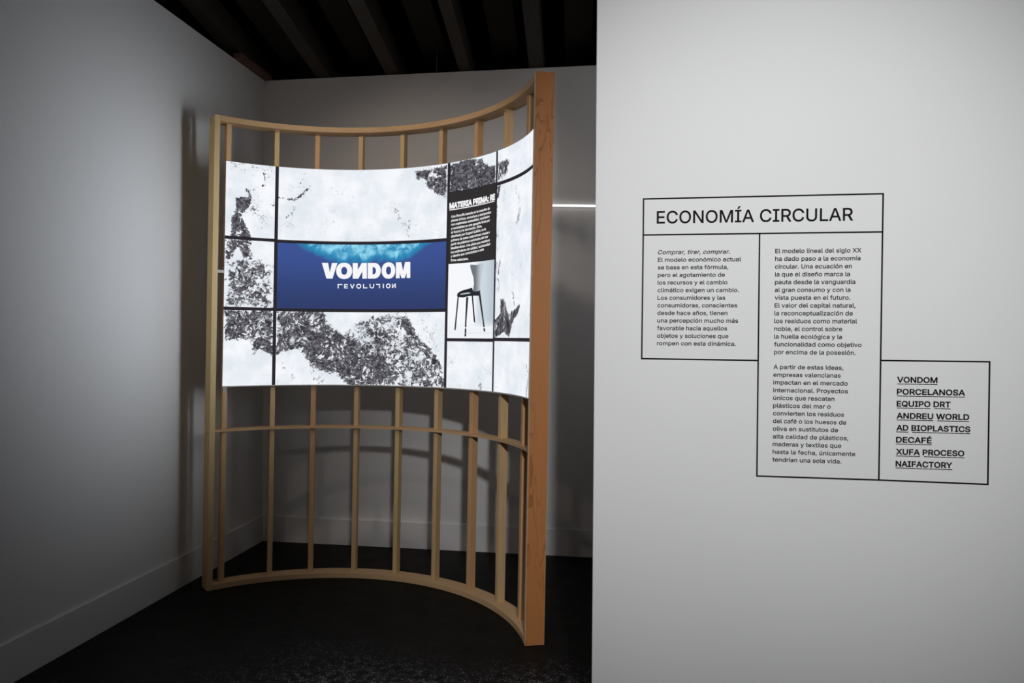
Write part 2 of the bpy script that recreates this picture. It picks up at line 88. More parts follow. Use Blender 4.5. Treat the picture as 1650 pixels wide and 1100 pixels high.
GLYPHS = ''',188|38,-119 68,71 137,71 84,-119;.188|83,-3 73,1 55,18 50,41 55,64 73,81 95,87 118,81 135,64 140,53 140,29 128,9 118,1 107,-3;:188|83,-3 73,1 55,18 50,41 55,64 73,81 95,87 118,81 135,64 140,53 140,29 128,9 118,1 107,-3|83,272 63,284 55,294 51,304 51,328 55,339 63,349 83,360 95,362 118,356 128,349 140,328 140,304 128,284 107,272;A480|16,0 201,509 276,509 463,0 395,0 232,478 245,478 191,302 85,0|110,142 110,199 370,199 370,142;B456|60,0 60,509 241,509 274,507 304,501 329,491 350,477 367,461 381,442 390,421 396,398 397,353 387,320 368,295 343,278 315,267 315,262 331,260 363,245 378,234 391,220 411,184 416,161 418,136 416,111 410,88 400,67 386,48 368,31 344,18 317,8 284,2 247,0|125,57 245,57 281,60 309,67 330,80 344,96 353,115 354,153 350,169 333,197 306,218 289,225 248,231 125,231|125,285 238,285 273,290 302,304 314,314 330,340 335,355 336,372 333,393 326,412 313,429 294,442 270,449 240,452 125,452;C510|267,-7 225,-3 186,7 150,25 119,49 92,79 70,115 53,157 44,203 40,254 44,305 53,352 70,393 92,429 119,459 150,484 186,501 225,512 267,516 317,511 362,496 383,485 419,456 435,438 459,397 473,348 408,348 404,365 389,395 369,418 344,437 300,453 267,456 237,453 209,445 184,432 161,414 141,391 125,364 113,332 106,295 103,254 106,213 113,177 125,145 141,117 161,94 184,76 210,63 237,56 267,53 300,56 330,65 369,90 389,114 404,144 408,160 473,160 459,112 435,71 420,53 383,24 363,13 317,-2;D502|219,0 96,0 96,57 215,57 254,60 288,68 318,81 343,99 363,122 379,149 390,181 397,216 399,255 397,294 390,329 379,361 364,388 344,410 320,428 291,441 258,449 221,452 93,452 93,509 225,509 273,505 315,495 353,478 385,455 412,426 433,391 449,351 458,306 462,255 458,205 449,159 433,119 411,83 384,54 351,31 312,14 268,3|125,509 125,0 60,0 60,509;E419|60,0 60,509 372,509 372,452 125,452 125,286 355,286 355,229 125,229 125,57 375,57 375,0;F410|60,0 60,509 369,509 369,452 125,452 125,278 346,278 346,221 125,221 125,0;H517|60,0 60,509 125,509 125,289 392,289 392,509 457,509 457,0 392,0 392,232 125,232 125,0;I300|31,0 31,57 118,57 118,452 31,452 31,509 269,509 269,452 183,452 183,57 269,57 269,0;L393|60,0 60,509 125,509 125,57 361,57 361,0;M628|60,0 60,509 152,509 322,49 307,49 352,187 476,509 568,509 568,0 504,0 507,457 513,457 456,291 342,0 286,0 112,457 119,457 122,291 122,0;N523|60,0 60,509 136,509 388,107 414,55 405,54 399,195 399,509 463,509 463,0 387,0 108,452 119,454 125,291 125,0;O533|267,-7 225,-3 186,7 150,25 119,49 92,79 70,115 53,157 44,203 40,254 44,305 53,352 70,393 92,429 119,459 150,484 186,501 225,512 267,516 309,512 348,501 384,484 415,459 442,429 464,393 480,352 490,305 493,254 490,203 480,157 464,115 442,79 415,49 384,25 348,7 309,-3|267,53 296,55 324,63 349,76 372,94 392,116 408,144 420,176 428,213 430,254 428,295 420,332 408,365 392,392 372,415 349,433 324,446 296,453 267,456 237,453 210,445 184,433 161,415 142,392 125,364 113,332 106,295 103,254 106,213 113,176 125,144 142,117 161,94 184,76 210,63 237,55;P445|60,0 60,509 235,509 272,506 305,499 332,487 356,471 375,452 390,430 407,377 409,348 407,318 390,265 375,243 356,223 332,207 305,195 272,188 109,186 109,242 233,242 279,248 312,266 324,279 339,310 343,328 343,367 333,402 324,416 297,439 257,451 125,452 125,0;Q533|245,159 313,159 468,-48 401,-48|267,-7 225,-3 186,7 150,25 119,49 92,79 70,115 53,157 44,203 40,254 44,305 53,352 70,393 92,429 119,459 150,484 186,501 225,512 267,516 309,512 348,501 384,484 415,459 442,429 464,393 480,352 490,305 493,254 490,203 480,157 464,115 442,79 415,49 384,25 348,7 309,-3|267,53 296,55 324,63 349,76 372,94 392,116 408,144 420,176 428,213 430,254 428,295 420,332 408,365 392,392 372,415 349,433 324,446 296,453 267,456 237,453 210,445 184,433 161,415 142,392 125,364 113,332 106,295 103,254 106,213 113,176 125,144 142,117 161,94 184,76 210,63 237,55;R449|60,0 60,509 236,509 273,506 305,500 333,489 356,473 376,455 390,433 401,408 407,381 409,352 407,323 401,296 390,271 376,250 356,232 333,217 305,206 273,200 96,198 96,255 258,256 280,260 313,276 325,287 334,300 344,333 344,371 334,405 325,419 298,440 258,451 125,452 125,0|353,0 230,229 303,229 428,0;S447|224,-9 188,-7 156,-1 128,9 102,23 81,40 64,60 51,83 42,109 38,137 104,137 114,102 123,88 150,66 185,53 224,49 267,54 286,60 317,79 338,106 344,122 346,139 340,168 322,189 296,205 145,253 112,269 86,289 67,313 56,341 52,372 54,400 62,425 75,448 92,468 113,484 138,498 165,508 195,514 227,516 259,514 289,508 316,498 340,484 360,468 377,449 390,427 398,403 401,378 337,378 332,402 320,421 302,437 280,449 254,456 225,459 185,454 152,440 139,430 121,405 115,376 117,359 122,345 142,324 169,308 212,293 312,264 359,238 384,213 395,198 407,161 406,112 399,87 386,64 370,43 349,25 323,11 294,0 261,-7;T449|32,452 32,509 417,509 417,452 257,452 257,0 193,0 193,452;U517|259,-8 220,-6 186,2 154,15 126,33 103,55 85,80 71,108 63,140 60,173 60,509 124,509 124,178 126,155 132,133 141,113 153,95 169,80 187,68 208,59 232,53 285,53 309,59 331,68 349,80 364,95 377,113 391,155 393,178 393,509 457,509 457,173 454,140 446,108 433,80 414,55 391,33 363,15 332,2 297,-6;V480|204,0 16,509 84,509 236,71 248,31 235,31 290,206 395,509 463,509 278,0;W686|155,0 16,509 82,509 197,40 189,40 224,196 306,509 380,509 497,40 488,40 523,196 603,509 670,509 530,0 455,0 351,391 336,475 350,475 318,323 230,0;X474|18,0 217,284 217,236 29,509 104,509 230,318 243,292 232,292 298,400 374,509 446,509 259,239 259,287 456,0 382,0 230,231 244,231 182,129 91,0;Y472|203,0 203,208 16,509 91,509 231,274 250,230 224,230 260,310 381,509 455,509 268,208 268,0;a389|160,-9 115,-3 76,15 60,29 38,63 32,84 30,108 36,146 43,161 64,184 92,200 125,211 257,231 271,240 276,257 272,285 260,307 240,322 212,330 178,330 149,322 118,301 104,283 100,274 41,291 51,313 64,331 95,358 133,375 173,383 208,384 255,375 286,360 300,350 322,320 330,301 335,278 337,251 337,0 277,0 277,52 272,52 252,25 229,8 199,-4|192,47 211,51 242,68 263,93 274,122 276,190 221,174 147,163 112,147 97,130 92,105 96,82 109,64 130,52 156,46;b424|208,-7 189,-3 159,12 123,50 118,59 112,59 112,0 53,0 53,509 114,509 114,319 118,319 137,346 171,373 207,383 259,382 287,374 313,361 335,342 354,320 370,293 381,261 388,227 390,189 388,151 381,116 370,84 355,57 336,34 313,16 288,3 260,-6|220,47 242,49 262,55 279,66 294,80 306,97 316,117 323,139 328,189 323,239 307,281 295,298 280,311 262,322 243,328 220,330 198,328 178,322 161,312 147,299 134,282 118,241 113,189 114,162 125,115 135,95 147,78 162,65 179,55 198,49;c396|207,-8 174,-5 144,3 117,16 93,35 72,58 56,85 44,116 37,150 34,187 37,225 44,260 56,291 72,318 93,341 117,360 144,374 174,382 226,384 260,377 305,356 330,335 349,308 362,277 303,262 278,304 242,325 207,330 184,328 163,321 145,310 130,296 108,258 98,212 96,187 102,139 108,117 118,97 130,80 145,66 163,55 184,49 207,46 253,55 279,73 301,107 304,117 363,102 350,70 331,43 306,21 277,5 244,-5;d424|165,-6 137,3 111,16 89,34 70,57 55,84 43,116 36,151 34,189 36,227 43,261 55,293 70,320 89,342 112,361 137,374 165,382 218,383 253,373 287,346 306,319 311,319 311,509 372,509 372,0 313,0 313,59 307,59 287,31 266,12 236,-3 217,-7|205,47 226,49 246,55 263,65 278,78 290,95 306,138 312,189 306,241 300,263 278,299 263,312 246,322 227,328 205,330 182,328 162,322 130,298 118,281 108,261 98,215 96,189 102,139 118,97 130,80 145,66 162,55 182,49;e404|212,-8 177,-5 145,3 117,16 92,35 72,58 56,85 44,116 37,150 34,187 36,224 44,258 55,290 71,317 91,340 115,359 142,373 172,382 226,383 266,374 303,355 334,324 347,305 365,256 370,227 371,169 75,169 75,221 338,221 310,202 304,248 298,269 277,301 263,314 246,323 227,328 205,330 183,328 164,323 146,313 131,301 109,270 97,231 96,178 102,127 110,106 121,88 135,73 151,61 169,53 212,46 241,49 265,58 294,82 306,105 365,91 358,72 335,39 302,14 283,4 261,-3;f254|228,379 228,327 6,327 6,379|81,0 82,452 87,470 96,486 120,510 135,519 169,529 212,529 243,521 227,468 195,474 164,468 154,460 147,449 143,435 142,0;g425|207,-151 156,-146 114,-132 82,-110 59,-84 51,-69 101,-41 131,-74 154,-88 187,-96 236,-95 261,-87 282,-75 298,-58 308,-34 311,-6 311,68 306,68 287,41 266,23 236,10 217,6 165,7 138,14 113,27 90,43 71,65 55,90 43,120 36,154 34,191 36,229 43,263 55,293 71,320 90,342 112,361 138,374 166,382 218,383 253,373 279,356 308,319 313,319 313,379 372,379 372,-9 370,-40 363,-67 350,-90 334,-109 314,-124 291,-136 265,-144 237,-149|205,59 227,61 246,66 264,75 278,87 300,121 307,142 311,166 311,219 300,264 291,283 279,299 264,312 247,322 227,328 205,330 182,328 163,322 145,312 130,298 118,282 102,241 96,193 102,144 118,104 131,88 145,76 163,66 183,61;h410|114,0 53,0 53,509 114,509 114,287 102,287 116,319 132,344 152,362 175,374 200,382 252,383 295,369 313,356 328,340 341,321 350,298 355,271 357,240 357,0 296,0 296,235 293,263 286,286 273,304 256,318 235,326 210,329 192,328 161,317 147,308 126,283 115,248;i167|53,0 53,379 114,379 114,0|73,444 54,455 43,472 41,483 47,504 63,518 84,524 105,518 121,504 126,483 125,472 114,455 95,444;j167|53,379 114,379 114,-30 108,-72 102,-90 92,-106 80,-119 47,-137 -10,-143 -10,-87 18,-85 31,-80 40,-72 47,-61 53,-29|72,444 53,455 42,472 42,494 53,512 72,522 83,524 105,518 114,512 125,494 125,472 114,455 95,444;l189|112,0 91,8 74,20 62,37 55,59 53,84 53,509 114,509 114,83 120,62 135,53 170,54 181,3 147,-2;m610|53,0 53,379 112,379 112,295 108,295 122,331 132,346 158,368 187,382 219,386 245,383 268,375 287,361 303,342 314,320 321,295 312,295 326,329 350,356 381,375 417,385 458,385 497,372 514,361 529,346 541,328 550,307 555,283 557,255 557,0 496,0 496,254 493,279 485,298 473,313 456,323 438,329 402,329 387,326 363,312 345,290 336,263 335,0 274,0 274,260 272,280 265,297 253,311 238,322 220,328 185,329 158,320 145,312 126,289 119,274 115,257 114,0;n410|114,0 53,0 53,379 112,379 112,287 102,287 116,319 132,344 152,362 175,374 200,382 252,383 295,369 313,356 328,340 341,321 350,298 355,271 357,240 357,0 296,0 296,235 293,263 286,286 273,304 256,318 235,326 210,329 192,328 161,317 147,308 126,283 115,248;o415|207,-8 174,-5 144,3 117,16 93,35 72,58 56,85 44,116 37,150 34,187 37,225 44,260 56,291 72,318 93,341 117,360 144,374 174,382 207,384 241,382 271,374 299,360 323,341 343,318 359,291 371,260 379,225 381,187 379,150 371,116 359,85 343,58 323,35 299,16 271,3 241,-5|207,46 231,49 252,55 270,66 285,80 298,97 314,139 319,187 314,236 298,278 285,296 270,310 252,321 231,328 207,330 184,328 163,321 145,310 130,296 108,258 98,212 96,187 102,139 108,117 118,97 130,80 145,66 163,55 184,49;p424|53,-143 53,379 112,379 112,319 118,319 137,346 171,373 207,383 259,382 287,374 313,361 335,342 354,320 370,293 381,261 388,227 390,189 388,151 381,116 370,84 355,57 336,34 313,16 288,3 260,-6 208,-7 189,-3 159,12 130,41 118,59 114,59 114,-143|220,47 242,49 262,55 279,66 294,80 306,97 316,117 323,139 328,189 323,239 307,281 295,298 280,311 262,322 243,328 220,330 198,328 178,322 161,312 147,299 134,282 118,241 113,189 114,162 125,115 135,95 147,78 162,65 179,55 198,49;q424|372,-143 311,-143 311,59 306,59 287,31 266,12 236,-3 217,-7 165,-6 137,3 111,16 89,34 70,57 55,84 43,116 36,151 34,189 36,227 43,261 55,293 70,320 89,342 112,361 137,374 165,382 218,383 253,373 287,346 307,319 313,319 313,379 372,379|205,47 226,49 246,55 263,65 278,78 290,95 306,138 312,189 306,241 300,263 278,299 263,312 246,322 227,328 205,330 182,328 162,322 130,298 118,281 108,261 98,215 96,189 102,139 118,97 130,80 145,66 162,55 182,49;r259|53,0 53,379 112,379 112,321 115,321 124,339 152,367 171,377 191,383 243,384 243,322 207,326 174,321 159,315 135,296 126,284 115,254 114,0;s365|157,-7 112,3 93,12 76,24 50,54 41,73 36,94 94,107 101,87 111,72 124,60 141,52 160,47 181,45 206,47 227,53 244,62 258,74 265,88 268,103 262,126 254,136 243,144 212,155 149,170 118,180 92,192 72,208 58,227 50,249 47,274 49,295 55,314 65,332 95,360 137,378 161,383 212,383 234,379 271,363 299,339 318,308 324,290 268,277 254,304 243,316 228,325 210,331 187,333 166,331 147,326 131,317 119,305 111,292 110,264 115,253 124,243 136,235 172,223 261,200 287,187 306,171 320,153 328,131 331,107 329,85 323,65 312,47 298,31 260,6 236,-2 210,-7;t227|204,379 204,327 6,327 6,379|65,471 126,471 127,83 130,70 136,61 144,55 156,51 202,54 213,2 168,-4 138,-1 113,7 92,21 77,41 68,64 65,93;u410|182,-5 135,2 115,11 97,23 82,39 69,59 60,82 54,109 53,379 114,379 114,144 116,117 124,94 137,75 154,61 175,53 200,50 218,51 249,62 263,71 283,97 295,132 296,379 357,379 357,0 298,0 298,92 307,92 294,60 277,35 257,17 234,5 209,-3;v389|163,0 17,379 84,379 187,87 206,21 184,21 224,155 305,379 371,379 226,0;x379|21,0 171,218 171,171 29,379 100,379 207,206 175,206 233,306 282,379 352,379 209,169 209,214 358,0 287,0 173,182 205,182 148,85 91,0;y389|47,-139 61,-86 94,-90 113,-86 130,-74 145,-51 163,-1 17,379 84,379 187,87 206,21 184,21 224,155 305,379 371,379 196,-77 177,-107 153,-128 125,-141 57,-142;z380|42,0 42,46 254,320 254,323 48,323 48,379 333,379 333,331 126,60 126,56 339,56 339,0;É419|60,0 60,509 372,509 372,452 125,452 125,286 355,286 355,229 125,229 125,57 375,57 375,0|191,558 239,659 307,659 241,558;Í300|31,0 31,57 118,57 118,452 31,452 31,509 269,509 269,452 183,452 183,57 269,57 269,0|124,558 171,659 240,659 174,558;á389|160,-9 115,-3 76,15 60,29 38,63 32,84 30,108 36,146 43,161 64,184 92,200 125,211 257,231 271,240 276,257 272,285 260,307 240,322 212,330 178,330 149,322 118,301 104,283 100,274 41,291 51,313 64,331 95,358 133,375 173,383 208,384 255,375 286,360 300,350 322,320 330,301 335,278 337,251 337,0 277,0 277,52 272,52 252,25 229,8 199,-4|192,47 211,51 242,68 263,93 274,122 276,190 221,174 147,163 112,147 97,130 92,105 96,82 109,64 130,52 156,46|162,429 210,529 278,529 212,429;é404|212,-8 177,-5 145,3 117,16 92,35 72,58 56,85 44,116 37,150 34,187 36,224 44,258 55,290 71,317 91,340 115,359 142,373 172,382 226,383 266,374 303,355 334,324 347,305 365,256 370,227 371,169 75,169 75,221 338,221 310,202 304,248 298,269 277,301 263,314 246,323 227,328 205,330 183,328 164,323 146,313 131,301 109,270 97,231 96,178 102,127 110,106 121,88 135,73 151,61 169,53 212,46 241,49 265,58 294,82 306,105 365,91 358,72 335,39 302,14 283,4 261,-3|177,429 225,529 293,529 227,429;í167|53,0 53,379 114,379 114,0|57,429 104,529 173,529 107,429;ñ410|114,0 53,0 53,379 112,379 112,287 102,287 116,319 132,344 152,362 175,374 200,382 252,383 295,369 313,356 328,340 341,321 350,298 355,271 357,240 357,0 296,0 296,235 293,263 286,286 273,304 256,318 235,326 210,329 192,328 161,317 147,308 126,283 115,248|225,450 167,475 157,471 149,454 149,448 106,448 108,467 120,498 131,509 144,516 169,518 237,490 253,492 261,508 262,517 304,517 302,497 297,480 289,466 278,455 265,448;ó415|207,-8 174,-5 144,3 117,16 93,35 72,58 56,85 44,116 37,150 34,187 37,225 44,260 56,291 72,318 93,341 117,360 144,374 174,382 207,384 241,382 271,374 299,360 323,341 343,318 359,291 371,260 379,225 381,187 379,150 371,116 359,85 343,58 323,35 299,16 271,3 241,-5|207,46 231,49 252,55 270,66 285,80 298,97 314,139 319,187 314,236 298,278 285,296 270,310 252,321 231,328 207,330 184,328 163,321 145,310 130,296 108,258 98,212 96,187 102,139 108,117 118,97 130,80 145,66 163,55 184,49|181,429 228,529 297,529 231,429;ú410|182,-5 135,2 115,11 97,23 82,39 69,59 60,82 54,109 53,379 114,379 114,144 116,117 124,94 137,75 154,61 175,53 200,50 218,51 249,62 263,71 283,97 295,132 296,379 357,379 357,0 298,0 298,92 307,92 294,60 277,35 257,17 234,5 209,-3|178,429 226,529 294,529 228,429; 188|'''

# ------------------------------------------------------------------ helpers
def tag(o, label=None, cat=None, group=None, kind=None):
    if label: o['label'] = label
    if cat: o['category'] = cat
    if group: o['group'] = group
    if kind: o['kind'] = kind
    return o

def empty(name, loc, label, cat, group=None):
    o = bpy.data.objects.new(name, None); COL.objects.link(o)
    o.location = loc; o.empty_display_size = 0.1
    return tag(o, label, cat, group)

def world_loc(o):
    v = Vector((0, 0, 0))
    while o is not None:
        v += o.location; o = o.parent
    return v

def link(name, me, mats, parent=None, origin=None):
    """mesh built in world coordinates; moved so that its origin is its parent's (or origin)"""
    o = bpy.data.objects.new(name, me); COL.objects.link(o)
    for m in (mats if isinstance(mats, (list, tuple)) else [mats]):
        me.materials.append(m)
    org = Vector(origin) if origin is not None else (world_loc(parent) if parent else Vector((0, 0, 0)))
    me.transform(Matrix.Translation(-org))
    o.location = org - (world_loc(parent) if parent else Vector((0, 0, 0)))
    if parent: o.parent = parent
    return o

def mesh(name, verts, faces, mi=None, grain=None, smooth=False):
    me = bpy.data.meshes.new(name)
    me.from_pydata([tuple(v) for v in verts], [], faces)
    if mi: me.polygons.foreach_set('material_index', mi)
    if grain is not None:
        a = me.attributes.new('grain', 'FLOAT_VECTOR', 'POINT')
        a.data.foreach_set('vector', np.asarray(grain, dtype=np.float32).ravel())
    me.update()
    return me

def box_mesh(name, lo, hi, bevel=0.0):
    bm = bmesh.new()
    bmesh.ops.create_cube(bm, size=1.0)
    for v in bm.verts:
        v.co = Vector([lo[i] + (v.co[i] + .5) * (hi[i] - lo[i]) for i in range(3)])
    if bevel:
        bmesh.ops.bevel(bm, geom=list(bm.edges), offset=bevel, segments=2, profile=.5, affect='EDGES')
    me = bpy.data.meshes.new(name); bm.to_mesh(me); bm.free()
    return me

def cyl_pt(r, th, z):
    t = R(th)
    return (CX + r * math.sin(t) + LEAN[0] * z, CY + r * math.cos(t) + LEAN[1] * z, z)

def arc_slab(name, r0, r1, t0, t1, z0, z1, n=1, nz=1, cap_mi=0, side_mi=0, vertical=False, seed=None, bev=0.0):
    """curved bar between two radii, two angles and two heights; r0 is the concave face"""
    V, F, M, G = [], [], [], []
    off = rng.uniform(0, 50) if seed is None else seed
    def vid(i, k, j): return (i * (nz + 1) + k) * 2 + j
    for i in range(n + 1):
        th = t0 + (t1 - t0) * i / n
        for k in range(nz + 1):
            z = z0 + (z1 - z0) * k / nz
            for r in (r0, r1):
                V.append(cyl_pt(r, th, z))
                s = R(th) * r0
                G.append((z + off, r + off, s) if vertical else (s + off, r, z + off))
    for i in range(n):
        for k in range(nz):
            F.append((vid(i, k, 0), vid(i + 1, k, 0), vid(i + 1, k + 1, 0), vid(i, k + 1, 0))); M.append(0)
            F.append((vid(i, k, 1), vid(i, k + 1, 1), vid(i + 1, k + 1, 1), vid(i + 1, k, 1))); M.append(side_mi)
        F.append((vid(i, 0, 0), vid(i, 0, 1), vid(i + 1, 0, 1), vid(i + 1, 0, 0))); M.append(side_mi)
        F.append((vid(i, nz, 0), vid(i + 1, nz, 0), vid(i + 1, nz, 1), vid(i, nz, 1))); M.append(side_mi)
    for k in range(nz):
        F.append((vid(0, k, 0), vid(0, k + 1, 0), vid(0, k + 1, 1), vid(0, k, 1))); M.append(side_mi)
        F.append((vid(n, k, 0), vid(n, k, 1), vid(n, k + 1, 1), vid(n, k + 1, 0))); M.append(side_mi)
    me = mesh(name, V, F, M, G)
    if bev:
        bm = bmesh.new(); bm.from_mesh(me)
        ed = [e for e in bm.edges if len(e.link_faces) == 2 and e.calc_face_angle(0) > 0.6]
        bmesh.ops.bevel(bm, geom=ed, offset=bev, segments=1, affect='EDGES')
        bm.to_mesh(me); bm.free()
    return me

# ------------------------------------------------------------------ materials
class NT:
    def __init__(s, name):
        s.m = bpy.data.materials.new(name); s.m.use_nodes = True
        s.t = s.m.node_tree; s.t.nodes.clear()
        s.out = s.n('ShaderNodeOutputMaterial')
    def n(s, typ, **kw):
        nd = s.t.nodes.new(typ)
        for k, v in kw.items(): setattr(nd, k, v)
        return nd
    def put(s, sock, v):
        if isinstance(v, bpy.types.NodeSocket): s.t.links.new(v, sock)
        elif v is not None:
            if hasattr(sock.default_value, '__len__') and not hasattr(v, '__len__'):
                sock.default_value = [v] * len(sock.default_value)
            elif hasattr(sock.default_value, '__len__') and len(sock.default_value) == 4 and len(v) == 3:
                sock.default_value = (*v, 1)
            else: sock.default_value = v
    def math(s, op, a, b=None, c=None, clamp=False):
        nd = s.n('ShaderNodeMath', operation=op); nd.use_clamp = clamp
        for i, v in enumerate((a, b, c)):
            if v is not None: s.put(nd.inputs[i], v)
        return nd.outputs[0]
    def attr(s, name):
        return s.n('ShaderNodeAttribute', attribute_name=name)
    def noise(s, vec, scale, detail=4, rough=.5, dist=0.0):
        nd = s.n('ShaderNodeTexNoise'); s.put(nd.inputs['Vector'], vec)
        nd.inputs['Scale'].default_value = scale; nd.inputs['Detail'].default_value = detail
        nd.inputs['Roughness'].default_value = rough; nd.inputs['Distortion'].default_value = dist
        return nd.outputs['Fac']
    def vmul(s, vec, k):
        nd = s.n('ShaderNodeVectorMath', operation='MULTIPLY'); s.put(nd.inputs[0], vec); nd.inputs[1].default_value = k
        return nd.outputs[0]
    def mix(s, f, a, b):
        nd = s.n('ShaderNodeMix', data_type='RGBA'); s.put(nd.inputs[0], f)
        s.put(nd.inputs[6], a); s.put(nd.inputs[7], b); return nd.outputs[2]
    def ss(s, x, a, b):
        nd = s.n('ShaderNodeMapRange', interpolation_type='SMOOTHSTEP')
        s.put(nd.inputs[0], x); nd.inputs[1].default_value = a; nd.inputs[2].default_value = b
        return nd.outputs[0]
    def bsdf(s, color, rough, spec=.3, bump=None, bstr=.2, bdist=.002):
        b = s.n('ShaderNodeBsdfPrincipled'); s.put(b.inputs['Base Color'], color)
        s.put(b.inputs['Roughness'], rough); s.put(b.inputs['Specular IOR Level'], spec)
        if bump is not None:
            bp = s.n('ShaderNodeBump'); bp.inputs['Strength'].default_value = bstr
            bp.inputs['Distance'].default_value = bdist; s.put(bp.inputs['Height'], bump)
            s.t.links.new(bp.outputs[0], b.inputs['Normal'])
        s.t.links.new(b.outputs[0], s.out.inputs[0]); return s.m
    def emit(s, color, strength):
        e = s.n('ShaderNodeEmission'); s.put(e.inputs[0], color); s.put(e.inputs[1], strength)
        s.t.links.new(e.outputs[0], s.out.inputs[0]); return s.m
    def obj(s): return s.n('ShaderNodeTexCoord').outputs['Object']

def lin(r, g, b):
    f = lambda c: (c / 255 / 12.92) if c / 255 <= .04045 else ((c / 255 + .055) / 1.055) ** 2.4
    return (f(r), f(g), f(b))

def paint(name, col, rough=.7, tex=.12, scale=220, spec=.25):
    t = NT(name); o = t.obj()
    big = t.noise(o, 1.3, 3)
    c = t.mix(big, [x * .97 for x in col], [min(1, x * 1.03) for x in col])
    return t.bsdf(c, rough, spec, t.noise(o, scale, 3, .6), tex, .0015)

M_WALL = paint('white_wall_paint', (.74, .735, .73))
M_TEXTWALL = paint('white_text_wall_paint', (.78, .78, .775), tex=.16, scale=90)
M_BASE = paint('white_baseboard_paint', (.70, .70, .695), rough=.5, tex=.04)

def floor_mat():
    t = NT('dark_painted_floor'); o = t.obj()
    sp = t.noise(o, 130, 4, .7)
    zone = t.noise(o, 2.3, 4, .6)
    fsep = t.n('ShaderNodeSeparateXYZ'); t.put(fsep.inputs[0], o)
    walk = t.math('SUBTRACT', 1, t.ss(fsep.outputs[1], 2.8, 3.5))
    walk = t.math('MULTIPLY', walk, t.ss(t.math('ADD', fsep.outputs[0], t.math('MULTIPLY', zone, .5)), -1.75, -.95))
    thr = t.math('SUBTRACT', t.math('SUBTRACT', .70, t.math('MULTIPLY', zone, .14)), t.math('MULTIPLY', walk, .10))
    speck = t.math('MULTIPLY', t.math('SUBTRACT', sp, thr), 14, clamp=True)
    speck = t.math('MULTIPLY', speck, t.ss(t.noise(o, 30, 3), .42, .60))
    scr = t.noise(t.vmul(o, (3, 60, 3)), 3, 4, .6, .4)
    scr = t.math('MULTIPLY', t.ss(scr, .70, .76), .6)
    base = t.mix(t.noise(o, 5, 5, .6), (.0028, .0024, .0021), (.0055, .0050, .0047))
    m = t.math('MAXIMUM', t.math('MULTIPLY', speck, walk), scr)
    c = t.mix(m, base, (.42, .43, .48))  # pale specks of worn paint, with glints put into their colour
    # small polished chips of the worn coating mirror the display
    chip = t.math('MULTIPLY', t.math('SUBTRACT', t.noise(o, 150, 3, .65), t.math('SUBTRACT', .66, t.math('MULTIPLY', zone, .17))), 16, clamp=True)
    chip = t.math('MAXIMUM', chip, scr)
    chip = t.math('MULTIPLY', chip, walk)
    rough = t.math('SUBTRACT', t.math('ADD', .50, t.math('MULTIPLY', t.noise(o, 7, 5, .6), .25)), t.math('MULTIPLY', chip, .46))
    spec = t.math('ADD', .2, t.math('MULTIPLY', chip, .5))
    h = t.math('ADD', t.math('MULTIPLY', t.noise(o, 60, 5, .7), .3), t.math('MULTIPLY', t.math('MULTIPLY', t.noise(o, 110, 2), chip), 2.4))
    return t.bsdf(c, rough, spec, h, 1.0, .0035)
M_FLOOR = floor_mat()

def wood(name, a, b, dark, rough=.5, fig=.5):
    t = NT(name); g = t.attr('grain').outputs['Vector']
    w = t.noise(t.vmul(g, (.9, 7, 7)), 1.6, 3, .5, .6)
    ring = t.math('FRACT', t.math('MULTIPLY', w, 9))
    ring = t.math('MULTIPLY', t.ss(ring, .62, .98), t.ss(t.noise(t.vmul(g, (1, 8, 8)), 1.1, 2), .38, .60))
    fine = t.noise(t.vmul(g, (3, 120, 120)), 2.2, 4, .6)
    c = t.mix(fine, a, b)
    c = t.mix(t.math('MULTIPLY', ring, fig), c, dark)
    return t.bsdf(c, rough, .3, fine, .12, .001)
M_PINE = wood('pale_pine', (.68, .45, .225), (.76, .54, .30), (.52, .32, .14), fig=.3)
M_PINE_Y = wood('yellow_pine', (.70, .50, .235), (.78, .59, .31), (.55, .37, .15), fig=.3)
M_PINE_R = wood('reddish_pine', (.68, .39, .19), (.75, .47, .25), (.48, .25, .11), fig=.35)
M_POST = wood('orange_fir', (.48, .18, .055), (.58, .25, .085), (.25, .08, .022), fig=.65)
M_RAIL = wood('curved_plywood', (.66, .42, .22), (.73, .50, .28), (.54, .33, .16), fig=.3)

def ply_edge():
    return wood('cut_edge', (.80, .66, .48), (.86, .74, .57), (.7, .54, .38), fig=.2)
M_EDGE = ply_edge()

def simple(name, col, rough=.5, spec=.3, metal=0.0, bscale=0):
    t = NT(name); o = t.obj()
    n = t.noise(o, 40, 3)
    c = t.mix(n, [x * .93 for x in col], col)
    m = t.bsdf(c, rough, spec)
    if metal:
        for nd in t.t.nodes:
            if nd.type == 'BSDF_PRINCIPLED': nd.inputs['Metallic'].default_value = metal
    return m
M_BLACK = simple('black_display_backing', (.012, .012, .02), .45)
M_ALU = simple('pale_metal_edge', (.62, .62, .62), .45)
M_VINYL = simple('black_vinyl', (.006, .006, .006), .7, .1)
M_VINYL_G = simple('dark_grey_vinyl', (.022, .022, .022), .7, .1)
M_RAFTER = wood('dark_painted_timber', (.044, .036, .030), (.058, .049, .041), (.03, .025, .02), rough=.7)
M_BOARD = wood('dark_stained_board', (.012, .0085, .006), (.020, .014, .010), (.01, .007, .005), rough=.8)
M_DECK = simple('black_roof_deck', (.0012, .0011, .0010), .9, .1)
M_CABLE = simple('dark_cable', (.03, .02, .018), .6)
M_REDWOOD = wood('reddish_wall_plate', (.16, .085, .075), (.20, .11, .095), (.1, .05, .04), rough=.7)

